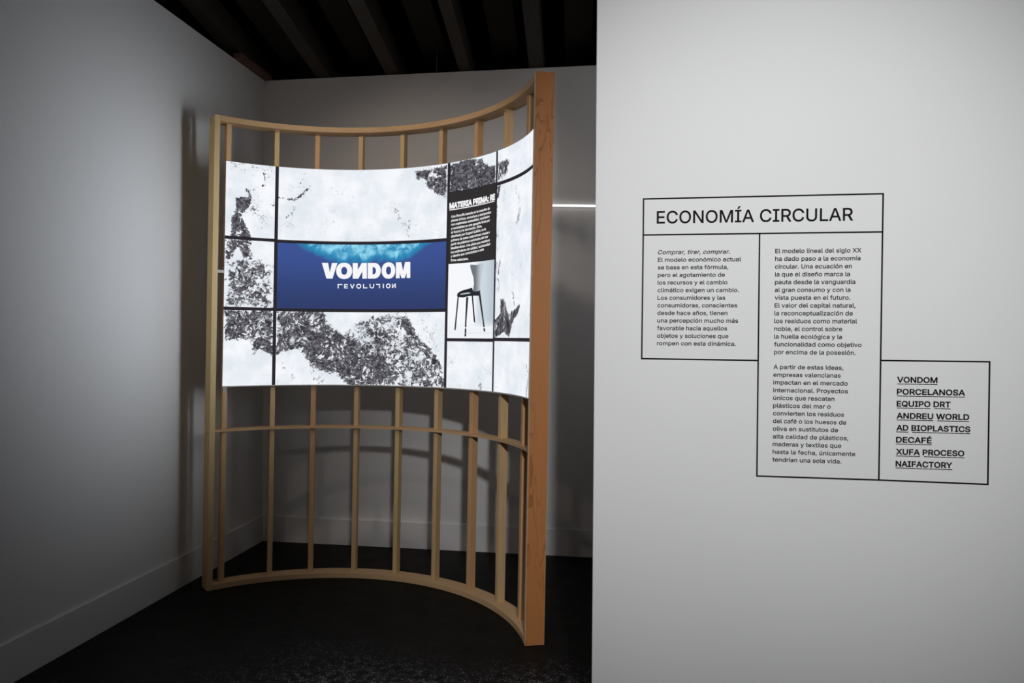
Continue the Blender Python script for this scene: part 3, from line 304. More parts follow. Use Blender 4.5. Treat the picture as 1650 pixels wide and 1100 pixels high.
def ink_mat():
    """black ink over white paper, shown on the lit display"""
    t = NT('ink_picture'); uv = t.attr('pic').outputs['Vector']; ink0 = t.attr('ink').outputs['Fac']
    sep = t.n('ShaderNodeSeparateXYZ'); t.put(sep.inputs[0], uv)
    side = t.math('GREATER_THAN', sep.outputs[0], R(46.35) * RS)
    st = t.n('ShaderNodeMix', data_type='VECTOR'); t.put(st.inputs[0], side); t.put(st.inputs[4], uv)
    t.put(st.inputs[5], t.vmul(uv, (1.15, .42, 1))); q = st.outputs[1]
    warp = t.n('ShaderNodeTexNoise'); t.put(warp.inputs['Vector'], q); warp.inputs['Scale'].default_value = 9
    warp.inputs['Detail'].default_value = 3
    wv = t.n('ShaderNodeVectorMath', operation='MULTIPLY_ADD')
    t.put(wv.inputs[0], warp.outputs['Color']); wv.inputs[1].default_value = (.11, .11, .11); t.put(wv.inputs[2], q)
    p = wv.outputs[0]
    def ridge(scale, det, k, dist=0.0):
        n = t.noise(p, scale, det, .55, dist)
        return t.math('SUBTRACT', 1, t.math('MULTIPLY', t.math('ABSOLUTE', t.math('SUBTRACT', n, .5)), k), clamp=True)
    rA, rB, rC = ridge(15, 3, 9), ridge(33, 3, 7, .4), ridge(70, 2, 6)
    hi = t.noise(p, 105, 4, .65); lo = t.noise(uv, 11, 5, .62)
    ink = t.math('ADD', ink0, t.math('MULTIPLY', t.math('SUBTRACT', lo, .5), t.math('ADD', .55, t.math('MULTIPLY', ink0, .75))))
    v = t.math('ADD', t.math('MULTIPLY', rA, .30), t.math('MULTIPLY', rB, .30))
    v = t.math('ADD', v, t.math('MULTIPLY', rC, .22))
    v = t.math('ADD', v, t.math('MULTIPLY', t.math('SUBTRACT', hi, .5), 1.1))
    thr = t.math('SUBTRACT', .865, t.math('MULTIPLY', ink, .78))
    d = t.math('MULTIPLY', t.math('SUBTRACT', v, thr), 4.5, clamp=True)
    paper = t.mix(t.ss(t.noise(uv, 6, 5, .6), .32, .68), lin(226, 233, 240), lin(247, 249, 254))
    faint = t.math('MULTIPLY', t.math('MULTIPLY', t.ss(t.math('ADD', rA, t.math('MULTIPLY', hi, .5)), 1.12, 1.3), t.ss(lo, .46, .62)), .38)
    paper = t.mix(faint, paper, lin(120, 130, 138))
    dark = t.mix(t.ss(t.noise(p, 60, 5, .7), .38, .72), lin(50, 48, 55), lin(132, 131, 138))
    return t.emit(t.mix(d, paper, dark), SCREEN)
M_INK = ink_mat()

def sea_mat():
    t = NT('sea_picture'); uv = t.attr('pic').outputs['Vector']; ink = t.attr('ink').outputs['Fac']
    sep = t.n('ShaderNodeSeparateXYZ'); t.put(sep.inputs[0], uv)
    base = t.mix(t.ss(sep.outputs[1], 1.55, 1.93), lin(50, 63, 108), lin(62, 84, 148))
    n = t.noise(uv, 17, 6, .6, .5)
    k = t.math('ADD', t.math('MULTIPLY', ink, 1.05), t.math('MULTIPLY', t.math('SUBTRACT', n, .5), t.math('ADD', .25, t.math('MULTIPLY', ink, 1.8))))
    c = t.mix(t.ss(k, .12, .85), base, lin(46, 140, 186))
    c = t.mix(t.ss(k, .75, 1.35), c, lin(150, 220, 244))
    return t.emit(c, SCREEN)
M_SEA = sea_mat()

def flat_emit(name, col, k=1.0):
    t = NT(name)
    n = t.noise(t.attr('pic').outputs['Vector'], 9, 3)
    return t.emit(t.mix(n, [x * .96 for x in col], col), SCREEN * k)
M_TXT = flat_emit('lit_white_lettering', (.95, .95, .97))
M_SEAM = flat_emit('display_black', lin(44, 42, 47))
M_SLATE = flat_emit('dark_caption_ground', lin(56, 53, 54), .85)
M_CHBLACK = flat_emit('chair_picture_dark', lin(46, 46, 56), .85)
M_LINEGREY = flat_emit('pale_grey_line', lin(205, 210, 214))

def photo_mat():
    t = NT('chair_picture_ground'); uv = t.attr('pic').outputs['Vector']
    sep = t.n('ShaderNodeSeparateXYZ'); t.put(sep.inputs[0], uv)
    c = t.mix(t.ss(sep.outputs[0], R(36) * RS, R(40) * RS), lin(246, 248, 252), lin(206, 216, 224))
    c = t.mix(t.ss(sep.outputs[0], R(40.5) * RS, R(46) * RS), c, lin(188, 198, 208))
    c = t.mix(t.ss(sep.outputs[1], 1.50, 1.44), c, lin(240, 243, 247))
    return t.emit(c, SCREEN)
M_PHOTO = photo_mat()

def shell_mat():
    t = NT('chair_picture_backrest'); uv = t.attr('pic').outputs['Vector']
    sep = t.n('ShaderNodeSeparateXYZ'); t.put(sep.inputs[0], uv)
    c = t.mix(t.ss(sep.outputs[0], R(37.0) * RS, R(40.5) * RS), lin(112, 118, 126), lin(196, 204, 212))
    c = t.mix(t.ss(sep.outputs[0], R(40.5) * RS, R(42.5) * RS), c, lin(140, 148, 156))
    return t.emit(c, SCREEN)
M_SHELL = shell_mat()

# ------------------------------------------------------------------ the room
XR, YF = 2.6, -3.2
def struct(name, me, mat, parent=None):
    o = link(name, me, mat, parent)
    o['kind'] = 'structure'
    return o
struct('floor', box_mesh('floor', (WX - .14, YF - .14, -.10), (XR + .14, WY + .14, 0)), M_FLOOR)
struct('wall_left', box_mesh('wall_left', (WX - .12, YF, 0), (WX, WY + .12, WH)), M_WALL)
struct('wall_back', box_mesh('wall_back', (WX, WY, 0), (XR, WY + .12, WH)), M_WALL)
struct('wall_right', box_mesh('wall_right', (XR, YF, 0), (XR + .12, WY + .12, WH)), M_WALL)
struct('wall_front', box_mesh('wall_front', (WX, YF - .12, 0), (XR, YF, WH)), M_WALL)
struct('wall_center', box_mesh('wall_center', (EDGE[0], YT, 0), (XR, YT + .14, WH), .003), M_TEXTWALL)

def baseboard(name, axis, pieces):
    """board with a small sloping top; pieces = list of (start, end) along the wall, 3 mm joints"""
    h, d, c = .176, .014, .006
    prof = [(0, 0), (d, 0), (d, h - c), (d - c, h), (0, h)]
    V, F = [], []
    for a, b in pieces:
        n = len(V)
        for s in (a, b):
            for (p, z) in prof:
                V.append((WX + p, s, z) if axis == 'y' else (s, WY - p, z))
        for i in range(5):
            j = (i + 1) % 5
            F.append((n + i, n + j, n + 5 + j, n + 5 + i))
        F.append(tuple(n + i for i in range(4, -1, -1))); F.append(tuple(n + 5 + i for i in range(5)))
    me = mesh(name, V, F)
    bm = bmesh.new(); bm.from_mesh(me); bmesh.ops.recalc_face_normals(bm, faces=bm.faces); bm.to_mesh(me); bm.free()
    struct(name, me, M_BASE)
baseboard('baseboard_left', 'y', [(YF, 2.05), (2.053, WY - .014)])
baseboard('baseboard_back', 'x', [(WX, XR)])

# sloping roof: black deck carried by rafters that come down towards the back wall
rd = Vector(RDIR)
def prism(name, a, b, w, h, up=0.0, bev=0.0):
    """straight timber from a to b; a, b = middle of its underside"""
    a, b = Vector(a), Vector(b); d = (b - a).normalized()
    side = d.cross(Vector((0, 0, 1))).normalized(); u = side.cross(d).normalized()
    V, G = [], []
    off = rng.uniform(0, 30)
    for p, l in ((a, 0), (b, (b - a).length)):
        for sx, sz in ((-.5, 0), (.5, 0), (.5, 1), (-.5, 1)):
            V.append(p + side * (sx * w) + u * (sz * h + up)); G.append((l + off, sx * w + off, sz * h))
    F = [(0, 1, 2, 3), (7, 6, 5, 4), (0, 4, 5, 1), (1, 5, 6, 2), (2, 6, 7, 3), (3, 7, 4, 0)]
    me = mesh(name, V, F, None, G)
    bm = bmesh.new(); bm.from_mesh(me); bmesh.ops.recalc_face_normals(bm, faces=bm.faces); bm.to_mesh(me); bm.free()
    return me
slope = -rd.z / rd.y
def rz(y): return 3.16 + (WY - y) * slope
deck = mesh('ceiling', [(WX - .5, WY + .5, rz(WY + .5) + .24), (XR + .5, WY + .5, rz(WY + .5) + .24), (XR + .5, YF - .3, rz(YF - .3) + .24), (WX - .5, YF - .3, rz(YF - .3) + .24),
                        (WX - .5, WY + .5, rz(WY + .5) + .34), (XR + .5, WY + .5, rz(WY + .5) + .34), (XR + .5, YF - .3, rz(YF - .3) + .34), (WX - .5, YF - .3, rz(YF - .3) + .34)],
            [(0, 1, 2, 3), (7, 6, 5, 4), (0, 4, 5, 1), (1, 5, 6, 2), (2, 6, 7, 3), (3, 7, 4, 0)])
CEIL = struct('ceiling', deck, M_DECK)
xs = [p[0] for p in RAFT]
xs = [xs[0] - .47] + xs + [xs[-1] + .47 * k for k in range(1, 7)]
for i, x in enumerate(xs):
    a = Vector((x, WY, 3.152)); t1 = .35; t0 = (WY - YF) / rd.y
    link('rafter', prism('rafter', a + rd * t1, a - rd * t0, (.092 if i != 3 else .076), .16), M_RAFTER, CEIL)
    o = Vector((x - .20, WY, 3.152))
    link('roof_board', prism('roof_board', o + rd * t1, o - rd * t0, .17, .02, up=.11), M_BOARD, CEIL)
link('wall_plate', prism('wall_plate', (WX + .02, WY + .02, 3.149), (WX + .02, WY - .40, 3.149), .05, .034), M_REDWOOD, CEIL)
CBX, CBY = -1.165, 4.55
cb = empty('hanging_cable', (CBX, CBY, 3.09), 'thin dark cable hanging down between the roof rafters', 'cable')
link('cable', box_mesh('cable', (CBX - .004, CBY - .004, 3.09), (CBX + .004, CBY + .004, 3.43)), M_CABLE, cb)

# light line on the back wall
ls = empty('light_strip', (-.2, WY, 2.24), 'thin glowing white light line along the back wall beside the stand', 'light strip')
za, zb = STRIP[0][1], STRIP[1][1]
sl = (zb - za) / (STRIP[1][0] - STRIP[0][0])
def strip(name, x0, x1, y0, y1, dz, w):
    V = []
    for x in (x0, x1):
        z = za + (x - STRIP[0][0]) * sl * .35
        V += [(x, y0, z - w + dz), (x, y1, z - w + dz), (x, y1, z + w + dz), (x, y0, z + w + dz)]
    return mesh(name, V, [(0, 1, 2, 3), (7, 6, 5, 4), (0, 4, 5, 1), (1, 5, 6, 2), (2, 6, 7, 3), (3, 7, 4, 0)])
t = NT('lit_strip'); M_STRIP = t.emit(t.mix(t.noise(t.obj(), 5), (1, .98, .94), (1, 1, .98)), 1.6)
link('housing', strip('housing', STRIP[0][0] - .006, .9, WY - .010, WY, 0, .006), M_ALU, ls)
link('diffuser', strip('diffuser', STRIP[0][0], .89, WY - .016, WY - .010, 0, .007), M_STRIP, ls)

# ------------------------------------------------------------------ curved wooden stand
base = cyl_pt(RI, 13, 0)
FR = empty('wooden_stand', (base[0], base[1], 0),
           'tall curved pine stand of slats and rails on the dark floor, carrying the display', 'stand')
TL, TR_ = -47.6, 73.75
PW = 1.62
def fr(name, me, mat): return link(name, me, mat, FR)
o = fr('post', arc_slab('post', RI, RO, TL, TL + PW, 0, H, 1, 1, vertical=True, side_mi=0, bev=.0015), M_PINE_Y)
o['label'] = 'pale yellowish end post at the left, narrow side to the viewer'
o = fr('post', arc_slab('post', RI, RO, TR_ - PW, TR_, 0, H, 1, 1, vertical=True, side_mi=1, bev=.0012), [M_EDGE, M_POST])
o['label'] = 'orange brown end post at the right with bold grain'
a0, a1 = TL + PW, TR_ - PW
fr('top_rail', arc_slab('top_rail', RI, RO, a0, a1, H - .030, H, 72, bev=.001), M_RAIL)
fr('bottom_rail', arc_slab('bottom_rail', RI, RO, a0, a1, 0, .030, 72, bev=.001), M_RAIL)
fr('middle_rail', arc_slab('middle_rail', RI + .012, RO - .012, a0, a1, .868, .881, 72), M_RAIL)
SLATS = [-43.0, -29.5, -17.8, -4.8, 8.4, 21.7, 35.1, 48.1, 61.0]
tone = [M_PINE, M_PINE_Y, M_PINE_R, M_PINE, M_PINE_Y, M_PINE, M_PINE_R, M_PINE, M_PINE_R]
for i, th in enumerate(SLATS):
    w = 0.68
    fr('slat', arc_slab('slat', 1.098, 1.143, th - w, th + w, .030, .868, 1, vertical=True, bev=.0012), tone[i])
    fr('slat', arc_slab('slat', 1.098, 1.143, th - w, th + w, .881, H - .030, 1, vertical=True, bev=.0012), tone[i])

# ------------------------------------------------------------------ curved display
T0, T1, Z0, Z1 = -44.08, 71.1, 1.122, 2.368
pb = cyl_pt(RS, 13, Z0)
DS = empty('curved_display', pb, 'lit curved display of black and white ink pictures mounted on the wooden stand', 'display')
link('backing_panel', arc_slab('backing_panel', RS + .0015, RS + .012, T0, T1, Z0, Z1, 90, 1, side_mi=1), [M_SEAM, M_ALU], DS)
link('bottom_lip', arc_slab('bottom_lip', RS - .001, RS + .012, T0, T1, Z0 - .006, Z0, 90, 1), M_ALU, DS)
link('end_trim', arc_slab('end_trim', RS - .002, RS + .012, T1, T1 + .30, Z0, Z1, 1, 1), M_ALU, DS)

def seg_dist(P, a, b):
    a, b = np.array(a), np.array(b); ab = b - a
    t = np.clip(((P - a) @ ab) / max(ab @ ab, 1e-12), 0, 1)
    return np.hypot(*(P - (a + t[:, None] * ab)).T)
def sz(p): return (R(p[0]) * RS, p[1])
def poly_field(P, poly, soft):
    pts = [sz(q) for q in poly]
    d = np.full(len(P), 9.0); inside = np.zeros(len(P), bool)
    for i in range(len(pts)):
        a, b = pts[i], pts[(i + 1) % len(pts)]
        d = np.minimum(d, seg_dist(P, a, b))
        c = ((a[1] > P[:, 1]) != (b[1] > P[:, 1]))
        with np.errstate(divide='ignore', invalid='ignore'):
            xi = (b[0] - a[0]) * (P[:, 1] - a[1]) / ((b[1] - a[1]) if b[1] != a[1] else 1e-12) + a[0]
        inside ^= (c & (P[:, 0] < xi))
    sd = np.where(inside, d, -d)
    x = np.clip(sd / (2 * soft) + .5, 0, 1)
    return x * x * (3 - 2 * x)
def ink_field(P):
    k = np.zeros(len(P))
    for w, soft, poly in INK_AREAS: k = np.maximum(k, w * poly_field(P, poly, soft))
    for w, r, pts in INK_STROKES:
        d = np.full(len(P), 9.0)
        for i in range(len(pts) - 1): d = np.minimum(d, seg_dist(P, sz(pts[i]), sz(pts[i + 1])))
        k = np.maximum(k, w * np.exp(-(d / r) ** 2))
    return k
def sea_field(P):
    return poly_field(P, SEA_AREA, .05)

def tile(name, t0, t1, z0, z1, mat, field=None, step=.005, label=None):
    n = max(2, int(R(t1 - t0) * RS / step)); nz = max(1, int((z1 - z0) / step)) if field else 1
    if not field: n = max(4, int((t1 - t0) / 1.5))
    r0, r1 = RS, RS + .0015
    V, F, PIC = [], [], []
    for i in range(n + 1):
        th = t0 + (t1 - t0) * i / n
        for k in range(nz + 1):
            z = z0 + (z1 - z0) * k / nz
            V.append(cyl_pt(r0, th, z)); PIC.append((R(th) * RS, z, 0))
    for i in range(n):
        for k in range(nz):
            a = i * (nz + 1) + k
            F.append((a, a + nz + 1, a + nz + 2, a + 1))
    me = mesh(name, V, F)
    a = me.attributes.new('pic', 'FLOAT_VECTOR', 'POINT')
    a.data.foreach_set('vector', np.asarray(PIC, dtype=np.float32).ravel())
    if field:
        P = np.asarray(PIC)[:, :2]
        a = me.attributes.new('ink', 'FLOAT', 'POINT'); a.data.foreach_set('value', field(P).astype(np.float32))
    o = link(name, me, mat, DS)
    if label: o['label'] = label
    return o
g = .50         # half the seam, degrees
s = .009        # half the seam, metres
c1, c2, c3 = -29.4, 25.9, 46.35
tile('display_tile', T0 + .05, c1 - g, 1.947 + s, Z1, M_INK, ink_field, label='tile with a dark ink streak running down')
tile('display_tile', T0 + .05, c1 - g, 1.5535 + s, 1.947 - s, M_INK, ink_field)
tile('display_tile', T0 + .05, c1 - g, Z0, 1.5535 - s, M_INK, ink_field)
tile('display_tile', c1 + g, c2 - g, 1.944 + s, Z1, M_INK, ink_field)
SEA = tile('display_tile', c1 + g, c2 - g, 1.552 + s, 1.944 - s, M_SEA, sea_field, label='deep blue tile with a cyan cloud and white lettering')
tile('display_tile', c1 + g, c2 - g, Z0, 1.552 - s, M_INK, ink_field, label='wide tile of crumpled black and white texture')
tile('display_tile', c2 + g, c3 - g * .8, 2.207, Z1, M_INK, ink_field)
CAP = tile('display_tile', c2 + g, c3 - g * .8, 1.808, 2.207 - .002, M_SLATE, label='dark caption tile with small white text')
CHT = tile('display_tile', c2 + g, c3 - g * .8, 1.388 + s, 1.808 - .001, M_PHOTO, label='tile with a picture of a pale chair on thin dark legs')
tile('display_tile', c2 + g, c3 - g * .8, Z0, 1.388 - s, M_INK, ink_field)
tile('display_tile', c3 + g * .8, T1 - .05, 2.196 + s, Z1, M_INK, ink_field)
tile('display_tile', c3 + g * .8, T1 - .05, 1.392 + s, 2.196 - s, M_INK, ink_field)
tile('display_tile', c3 + g * .8, T1 - .05, Z0, 1.392 - s, M_INK, ink_field)

# little pale fixing tabs between the display and the posts
def tab(t0, t1, z0, z1):
    link('fixing_tab', arc_slab('fixing_tab', RS + .002, RS + .008, t0, t1, z0, z1, 2, 1), M_ALU, DS)
tab(T0 - 1.95, T0, 1.748, 1.764); tab(T1 + .25, TR_ - PW, 1.77, 1.79); tab(T0 + .25, T0 + 1.05, 1.085, Z0 - .006)

# ------------------------------------------------------------------ lettering
GLYPH = {}
for _g in GLYPHS.split(';'):
    _p = _g.split('|'); _ls = [[tuple(int(q) / 1000 for q in xy.split(',')) for xy in l.split(' ')] for l in _p[1:] if l]
    GLYPH[_g[0]] = (int(_p[0][1:]) / 1000, _ls)
def inside(p, lp):
    c = False
    for i in range(len(lp)):
        a, b = lp[i - 1], lp[i]
        if (a[1] > p[1]) != (b[1] > p[1]) and p[0] < (b[0] - a[0]) * (p[1] - a[1]) / (b[1] - a[1]) + a[0]: c = not c
    return c
def offset_loop(lp, d):
    n = len(lp); out = []
    ar = sum(lp[i - 1][0] * lp[i][1] - lp[i][0] * lp[i - 1][1] for i in range(n))
    sg = 1 if ar > 0 else -1
    for i in range(n):
        p, q, r = Vector(lp[i - 1]), Vector(lp[i]), Vector(lp[(i + 1) % n])
        e1, e2 = (q - p).normalized(), (r - q).normalized()
        n1, n2 = Vector((e1.y, -e1.x)) * sg, Vector((e2.y, -e2.x)) * sg
        m = (n1 + n2)
        if m.length < 1e-6: m = n1
        m.normalize(); k = max(m.dot(n1), .5)
        out.append(tuple(q + m * (d / k)))
    return out
def glyph_tris(ch, bold):
    key = (ch, bold)
    if key in TRI: return TRI[key]
    adv, loops = GLYPH[ch]
    par = [[j for j in range(len(loops)) if j != i and all(inside(p, loops[j]) for p in loops[i])] for i in range(len(loops))]
    rings = []
    for i, lp in enumerate(loops):
        hole = len(par[i]) % 2 == 1 and ch not in 'AÁ'
        q = offset_loop(lp, -bold if hole else bold)
        ar = sum(lp[k - 1][0] * lp[k][1] - lp[k][0] * lp[k - 1][1] for k in range(len(lp)))
        rings.append(q if (ar > 0) != hole else q[::-1])
    vin, ed = [], []
    for q in rings:
        n = len(vin); vin += [Vector(p) for p in q]; ed += [(n + k, n + (k + 1) % len(q)) for k in range(len(q))]
    V, F = [], []
    if vin:
        vo, _, fo, *_r = delaunay_2d_cdt(vin, ed, [], 0, 1e-5)
        V = [(p.x, p.y) for p in vo]
        for f in fo:
            c = (sum(V[k][0] for k in f) / 3, sum(V[k][1] for k in f) / 3); wn = 0
            for q in rings:
                for k in range(len(q)):
                    a, b = q[k - 1], q[k]
                    s_ = (b[0] - a[0]) * (c[1] - a[1]) - (c[0] - a[0]) * (b[1] - a[1])
                    if a[1] <= c[1] < b[1] and s_ > 0: wn += 1
                    elif b[1] <= c[1] < a[1] and s_ < 0: wn -= 1
            if wn: F.append(tuple(f))
    TRI[key] = (adv, V, F)
    return TRI[key]
TRI = {}
FONT_CACHE = {}
def text_mesh(txt, bold=0.0, shear=0.0, spacing=1.0):
    """flat triangles of a line of sans-serif text, size 1, baseline at y = 0"""
    key = (txt, bold, shear, spacing)
    if key not in FONT_CACHE:
        X = 0.0; V, F = [], []
        for ch in txt:
            adv, gv, gf = glyph_tris(ch, bold)
            n = len(V); V += [(X + x + shear * y, y, 0) for x, y in gv]; F += [tuple(n + k for k in f) for f in gf]
            X += adv * spacing
        FONT_CACHE[key] = (np.array(V), F)
    return FONT_CACHE[key]
CAPH = None
def fit_text(txt, x0, width, cap, **kw):
    V, F = text_mesh(txt, **kw)
    global CAPH
    if CAPH is None:
        CAPH = text_mesh('H')[0][:, 1].max()
    a, b = V[:, 0].min(), V[:, 0].max()
    X = x0 + (V[:, 0] - a) * width / (b - a)
    Y = V[:, 1] * cap / CAPH
    return X, Y, F, (a, b)

def wall_text(parent, txt, x, z, w, cap, mat, lift=.0012, **kw):
    X, Y, F, _ = fit_text(txt, x, w, cap, **kw)
    me = mesh('text_line', [(X[i], YT - lift, z + Y[i]) for i in range(len(X))], F)
    return link('text_line', me, mat, parent)

def quad_border(name, cs, w, parent, mat, sides=(0, 1, 2, 3)):
    """four mitred strips round a quadrilateral on the text wall, a vinyl's thickness proud of it"""
    P = [Vector((c[0], c[1])) for c in cs]; n = 4
    cen = sum(P, Vector((0, 0))) / 4
    def off(i, k):
        p = P[i]; a = (P[i - 1] - p).normalized(); b = (P[(i + 1) % n] - p).normalized()
        return p + (a + b) * k
    V, F = [], []
    for y in (YT - .0010, YT):
        for i in range(n): q = off(i, -w / 2); V.append((q.x, y, q.y))
        for i in range(n): q = off(i, w / 2); V.append((q.x, y, q.y))
    for i in sides:
        j = (i + 1) % n
        F += [(i, j, n + j, n + i), (8 + i, 8 + n + i, 8 + n + j, 8 + j), (i, 8 + i, 8 + j, j), (n + i, n + j, 8 + n + j, 8 + n + i)]
    return link(name, mesh(name, V, F), mat, parent)

PANEL = empty('wall_lettering', (BOXES['title_box'][0][0], YT, BOXES['second_text_box'][3][1]),
              'black vinyl exhibition text in linked outlined boxes on the bright white wall', 'wall text')
LW_ = .0046
SIDES = {'title_box': (0, 1, 2, 3), 'first_text_box': (2, 3), 'second_text_box': (1, 2, 3), 'name_list_box': (0, 1, 2)}
boxes = {k: quad_border(k, v, LW_, PANEL, M_VINYL, SIDES[k]) for k, v in BOXES.items()}
for tx, x, z, w, c in TITLE: wall_text(boxes['title_box'], tx, x, z, w, c, M_VINYL, bold=.008)
for i, (tx, x, z, w, c) in enumerate(COL1):
    wall_text(boxes['first_text_box'], tx, x, z, w, c * .87, M_VINYL_G, bold=.012, shear=.22 if i == 0 else 0.0)
for tx, x, z, w, c in COL2: wall_text(boxes['second_text_box'], tx, x, z, w, c * .87, M_VINYL_G, bold=.012)
for tx, x, z, w, c in COL3:
    wall_text(boxes['name_list_box'], tx, x, z, w, c * .93, M_VINYL, bold=.024)
    V, _ = text_mesh(tx, bold=.024); a, b = V[:, 0].min(), V[:, 0].max()
    UV, UF = [], []
    prev = a
    for k in range(1, len(tx) + 1):
        nb = text_mesh(tx[:k], bold=.024)[0][:, 0].max() if tx[k - 1] != ' ' else None
        if nb is None: continue
        st = prev
        if k >= 2 and tx[k - 2] == ' ': st = prev + .30
        x0 = x + (st - a) * w / (b - a) + .0004; x1 = x + (nb - a) * w / (b - a) - .0002
        zz = z - .0040
        n = len(UV); UV += [(x0, YT - .0012, zz - .0021), (x1, YT - .0012, zz - .0021), (x1, YT - .0012, zz), (x0, YT - .0012, zz)]
        UF.append((n, n + 1, n + 2, n + 3)); prev = nb
    link('underline', mesh('underline', UV, UF), M_VINYL, boxes['name_list_box'])

# lettering and pictures shown on the display, bent to its curve
def bent(name, PTS, F, mat, parent, lift=.0008):
    """PTS = list of (theta degrees, z)"""
    me = mesh(name, [cyl_pt(RS - lift, p[0], p[1]) for p in PTS], F)
    a = me.attributes.new('pic', 'FLOAT_VECTOR', 'POINT')
    a.data.foreach_set('vector', np.asarray([(R(p[0]) * RS, p[1], 0) for p in PTS], dtype=np.float32).ravel())
    return link(name, me, mat, parent)

def ring(cx, cy, ax, ay, bx, by, n=28, ex=2.0, ei=2.0):
    V = []
    for (rx, ry, e) in ((ax, ay, ex), (bx, by, ei)):
        for i in range(n):
            t = 2 * math.pi * i / n; c, s_ = math.cos(t), math.sin(t)
            V.append((cx + rx * math.copysign(abs(c) ** (2 / e), c), cy + ry * math.copysign(abs(s_) ** (2 / e), s_)))
    return V, [(i, (i + 1) % n, n + (i + 1) % n, n + i) for i in range(n)]
def poly(*pts): return list(pts), [tuple(range(len(pts)))]
def place(name, shapes, corners, box, mat, parent):
    """shapes in drawing units, box = (x0, x1, ybase, ytop), corners = (theta, z) of base left, base right, top left, top right"""
    x0, x1, yb, yt = box; V, F = [], []
    for sv, sf in shapes:
        n = len(V)
        for (x, y) in sv:
            u = (x - x0) / (x1 - x0); v = (y - yb) / (yt - yb)
            bl, br, tl, tr = corners
            V.append(tuple((bl[i] * (1 - u) + br[i] * u) * (1 - v) + (tl[i] * (1 - u) + tr[i] * u) * v for i in (0, 1)))
        F += [tuple(n + k for k in f) for f in sf]
    return bent(name, V, F, mat, parent)
# big word: V O (mirrored N) D O M; y grows downwards in these drawings
T, B = 214, 445
letV = [([(170, T), (258, T), (283, 355), (245, B), (235, B)], [(0, 1, 2, 3, 4)]), ([(390, T), (312, T), (283, 355), (245, B), (320, B)], [(0, 1, 2, 3, 4)])]
letO = [ring(486, 330, 114, 120, 42, 58, 32, 2.2, 2.2)]
letN = [poly((608, T), (682, T), (682, B), (608, B)), poly((748, T), (815, T), (815, B), (748, B)), poly((815, T), (740, T), (608, B), (690, B))]
Dn = 16
dv = []
for i in range(Dn + 1):
    t_ = -math.pi / 2 + math.pi * i / Dn
    dv.append((915 + 107 * max(0, math.cos(t_)) ** .85, (T + B) / 2 + (B - T) / 2 * math.sin(t_)))
for i in range(Dn + 1):
    t_ = -math.pi / 2 + math.pi * i / Dn
    dv.append((900 + 50 * max(0, math.cos(t_)) ** .8, (T + B) / 2 + 54 * math.sin(t_)))
df = [(i, i + 1, Dn + 2 + i, Dn + 1 + i) for i in range(Dn)]
letD = [(dv, df), poly((828, T), (900, T), (900, B), (828, B)), poly((895, T), (916, T), (916, T + 61), (895, T + 61)), poly((895, B), (916, B), (916, B - 61), (895, B - 61))]
letO2 = [ring(1139, 330, 104, 120, 38, 58, 32, 2.2, 2.2)]
letM = [poly((1252, T), (1310, T), (1310, B), (1252, B)), poly((1420, T), (1478, T), (1478, B), (1420, B)),
        poly((1252, T), (1335, T), (1390, B), (1340, B)), poly((1478, T), (1395, T), (1340, B), (1390, B))]
for sh in (letV, letO, letN, letD, letO2, letM):
    place('display_letter', sh, LOGO, (170, 1478, B, T), M_TXT, SEA)
def stroke(a, b, w=14):
    a, b = Vector(a), Vector(b); d = (b - a).normalized(); n_ = Vector((-d.y, d.x)) * w / 2
    return poly(tuple(a + n_), tuple(b + n_), tuple(b - n_), tuple(a - n_))
t_, b_ = 527, 590; m_ = (t_ + b_) / 2
SUB = [[stroke((411, t_), (411, b_)), stroke((403, t_ + 7), (470, t_ + 7))],
       [stroke((504, t_), (504, b_)), stroke((504, t_ + 6), (550, t_ + 6), 12), stroke((504, m_), (548, m_), 11), stroke((504, b_ - 6), (550, b_ - 6), 12)],
       [stroke((588, t_), (614, b_)), stroke((640, t_), (614, b_))],
       [ring(708, m_, 36, 36, 22, 20, 20)],
       [stroke((778, t_), (778, b_)), stroke((770, b_ - 7), (835, b_ - 7))],
       [ring(901, b_ - 30, 34, 32, 20, 18, 20), stroke((874, t_), (874, m_)), stroke((928, t_), (928, m_))],
       [stroke((963, t_ + 7), (1022, t_ + 7)), stroke((1014, t_), (1014, b_))],
       [stroke((1073, t_), (1073, b_), 16)],
       [ring(1148, m_, 34, 35, 20, 19, 20)],
       [stroke((1212, t_), (1212, b_)), stroke((1255, t_), (1255, b_)), stroke((1255, t_), (1212, b_), 12)]]
uv_, uf_ = SUB[5][0]
SUB[5][0] = (uv_, [f for f in uf_ if sum(uv_[k][1] for k in f) / 4 > b_ - 31])
for sh in SUB:
    place('display_letter', sh, SUBLOGO, (403, 1265, b_, t_), M_TXT, SEA)

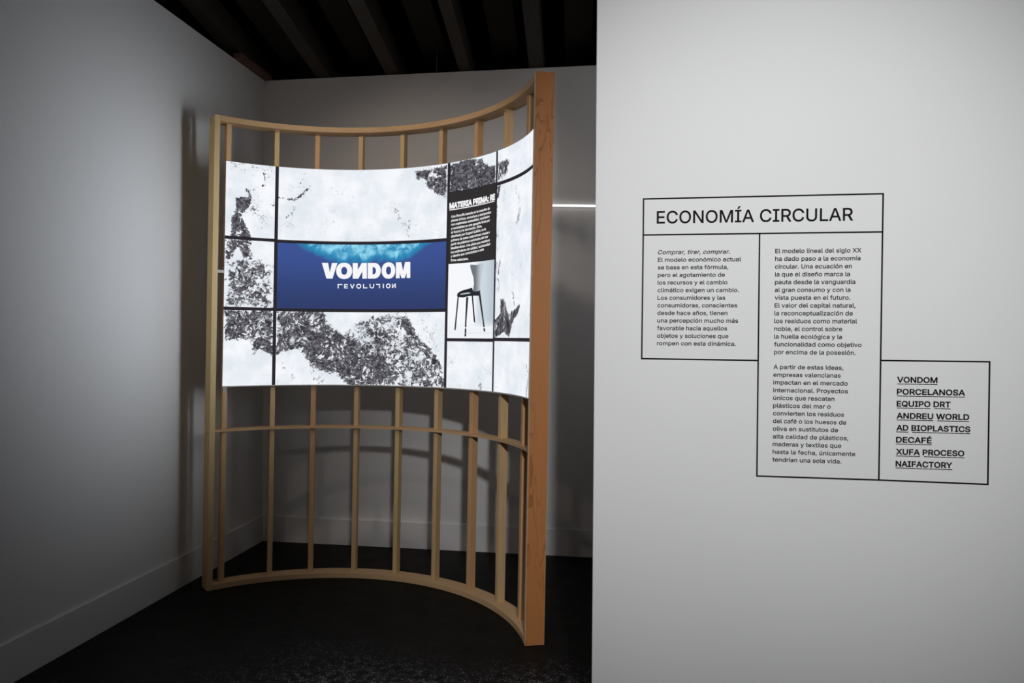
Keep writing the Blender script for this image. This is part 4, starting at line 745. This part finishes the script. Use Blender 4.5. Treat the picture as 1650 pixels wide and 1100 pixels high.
def bent_text(txt, bl, br, capz, parent, mat, bold=.03, zs=None):
    X, Y, F, _ = fit_text(txt, 0.0, 1.0, capz, bold=bold)
    P = [(bl[0] + (br[0] - bl[0]) * X[i], bl[1] + (br[1] - bl[1]) * X[i] + Y[i]) for i in range(len(X))]
    return bent('caption_line', P, F, mat, parent)
bent_text('MATERIA PRIMA: RE', HEAD[0], HEAD[1], .0275, CAP, M_TXT, bold=.05)
n_ = 12
P = [(HEADLINE[0][0] + (HEADLINE[1][0] - HEADLINE[0][0]) * i / n_, HEADLINE[0][1] + (HEADLINE[1][1] - HEADLINE[0][1]) * i / n_ + dz) for i in range(n_ + 1) for dz in (-.0025, .0025)]
bent('caption_underline', P, [(2 * i, 2 * i + 2, 2 * i + 3, 2 * i + 1) for i in range(n_)], M_TXT, CAP)
BT = ['Una filosofía basada en la creación de', 'piezas únicas, exclusivas y atemporales', 'con materiales sostenibles, reciclados',
      'y reciclables en una apuesta firme por', 'el futuro y la innovación. Ibiza,', 'diseñada por Eugeni Quitllet, es la',
      'primera de estas colecciones creada a', 'partir de plásticos reciclados del mar', 'Mediterráneo. Una pieza que mantiene',
      'los estándares de calidad, exclusividad', 'y diseño que caracterizan a esta', 'firma valenciana.']
for tx, (bl, br) in zip(BT, BODY): bent_text(tx, bl, br, .0125, CAP, M_TXT, bold=.02)

def fill(name, pts, mat, parent, lift):
    bm = bmesh.new()
    vs = [bm.verts.new((p[0], p[1] * 60, 0)) for p in pts]
    f = bm.faces.new(vs); r = bmesh.ops.triangulate(bm, faces=[f]); bm.verts.index_update()
    F = [tuple(v.index for v in q.verts) for q in bm.faces]; bm.free()
    return bent(name, pts, F, mat, parent, lift)
for q in CHAIR['legs']: fill('pictured_chair_leg', q, M_CHBLACK, CHT, .0006)
fill('pictured_chair_seat', CHAIR['seat'], M_CHBLACK, CHT, .0010)
fill('pictured_chair_seat_top', CHAIR['seat_top'], M_LINEGREY, CHT, .0013)
fill('pictured_chair_backrest', CHAIR['back'], M_SHELL, CHT, .0015)
for (za_, zb_, m__, t0_) in ((1.4505, 1.4565, M_TXT, 32.0), (1.424, 1.426, M_LINEGREY, 33.0)):
    P = [(t0_ + (45.9 - t0_) * i / 8, z) for i in range(9) for z in (za_, zb_)]
    bent('picture_line', P, [(2 * i, 2 * i + 2, 2 * i + 3, 2 * i + 1) for i in range(8)], m__, CHT, .0018)

bpy.context.view_layer.update()
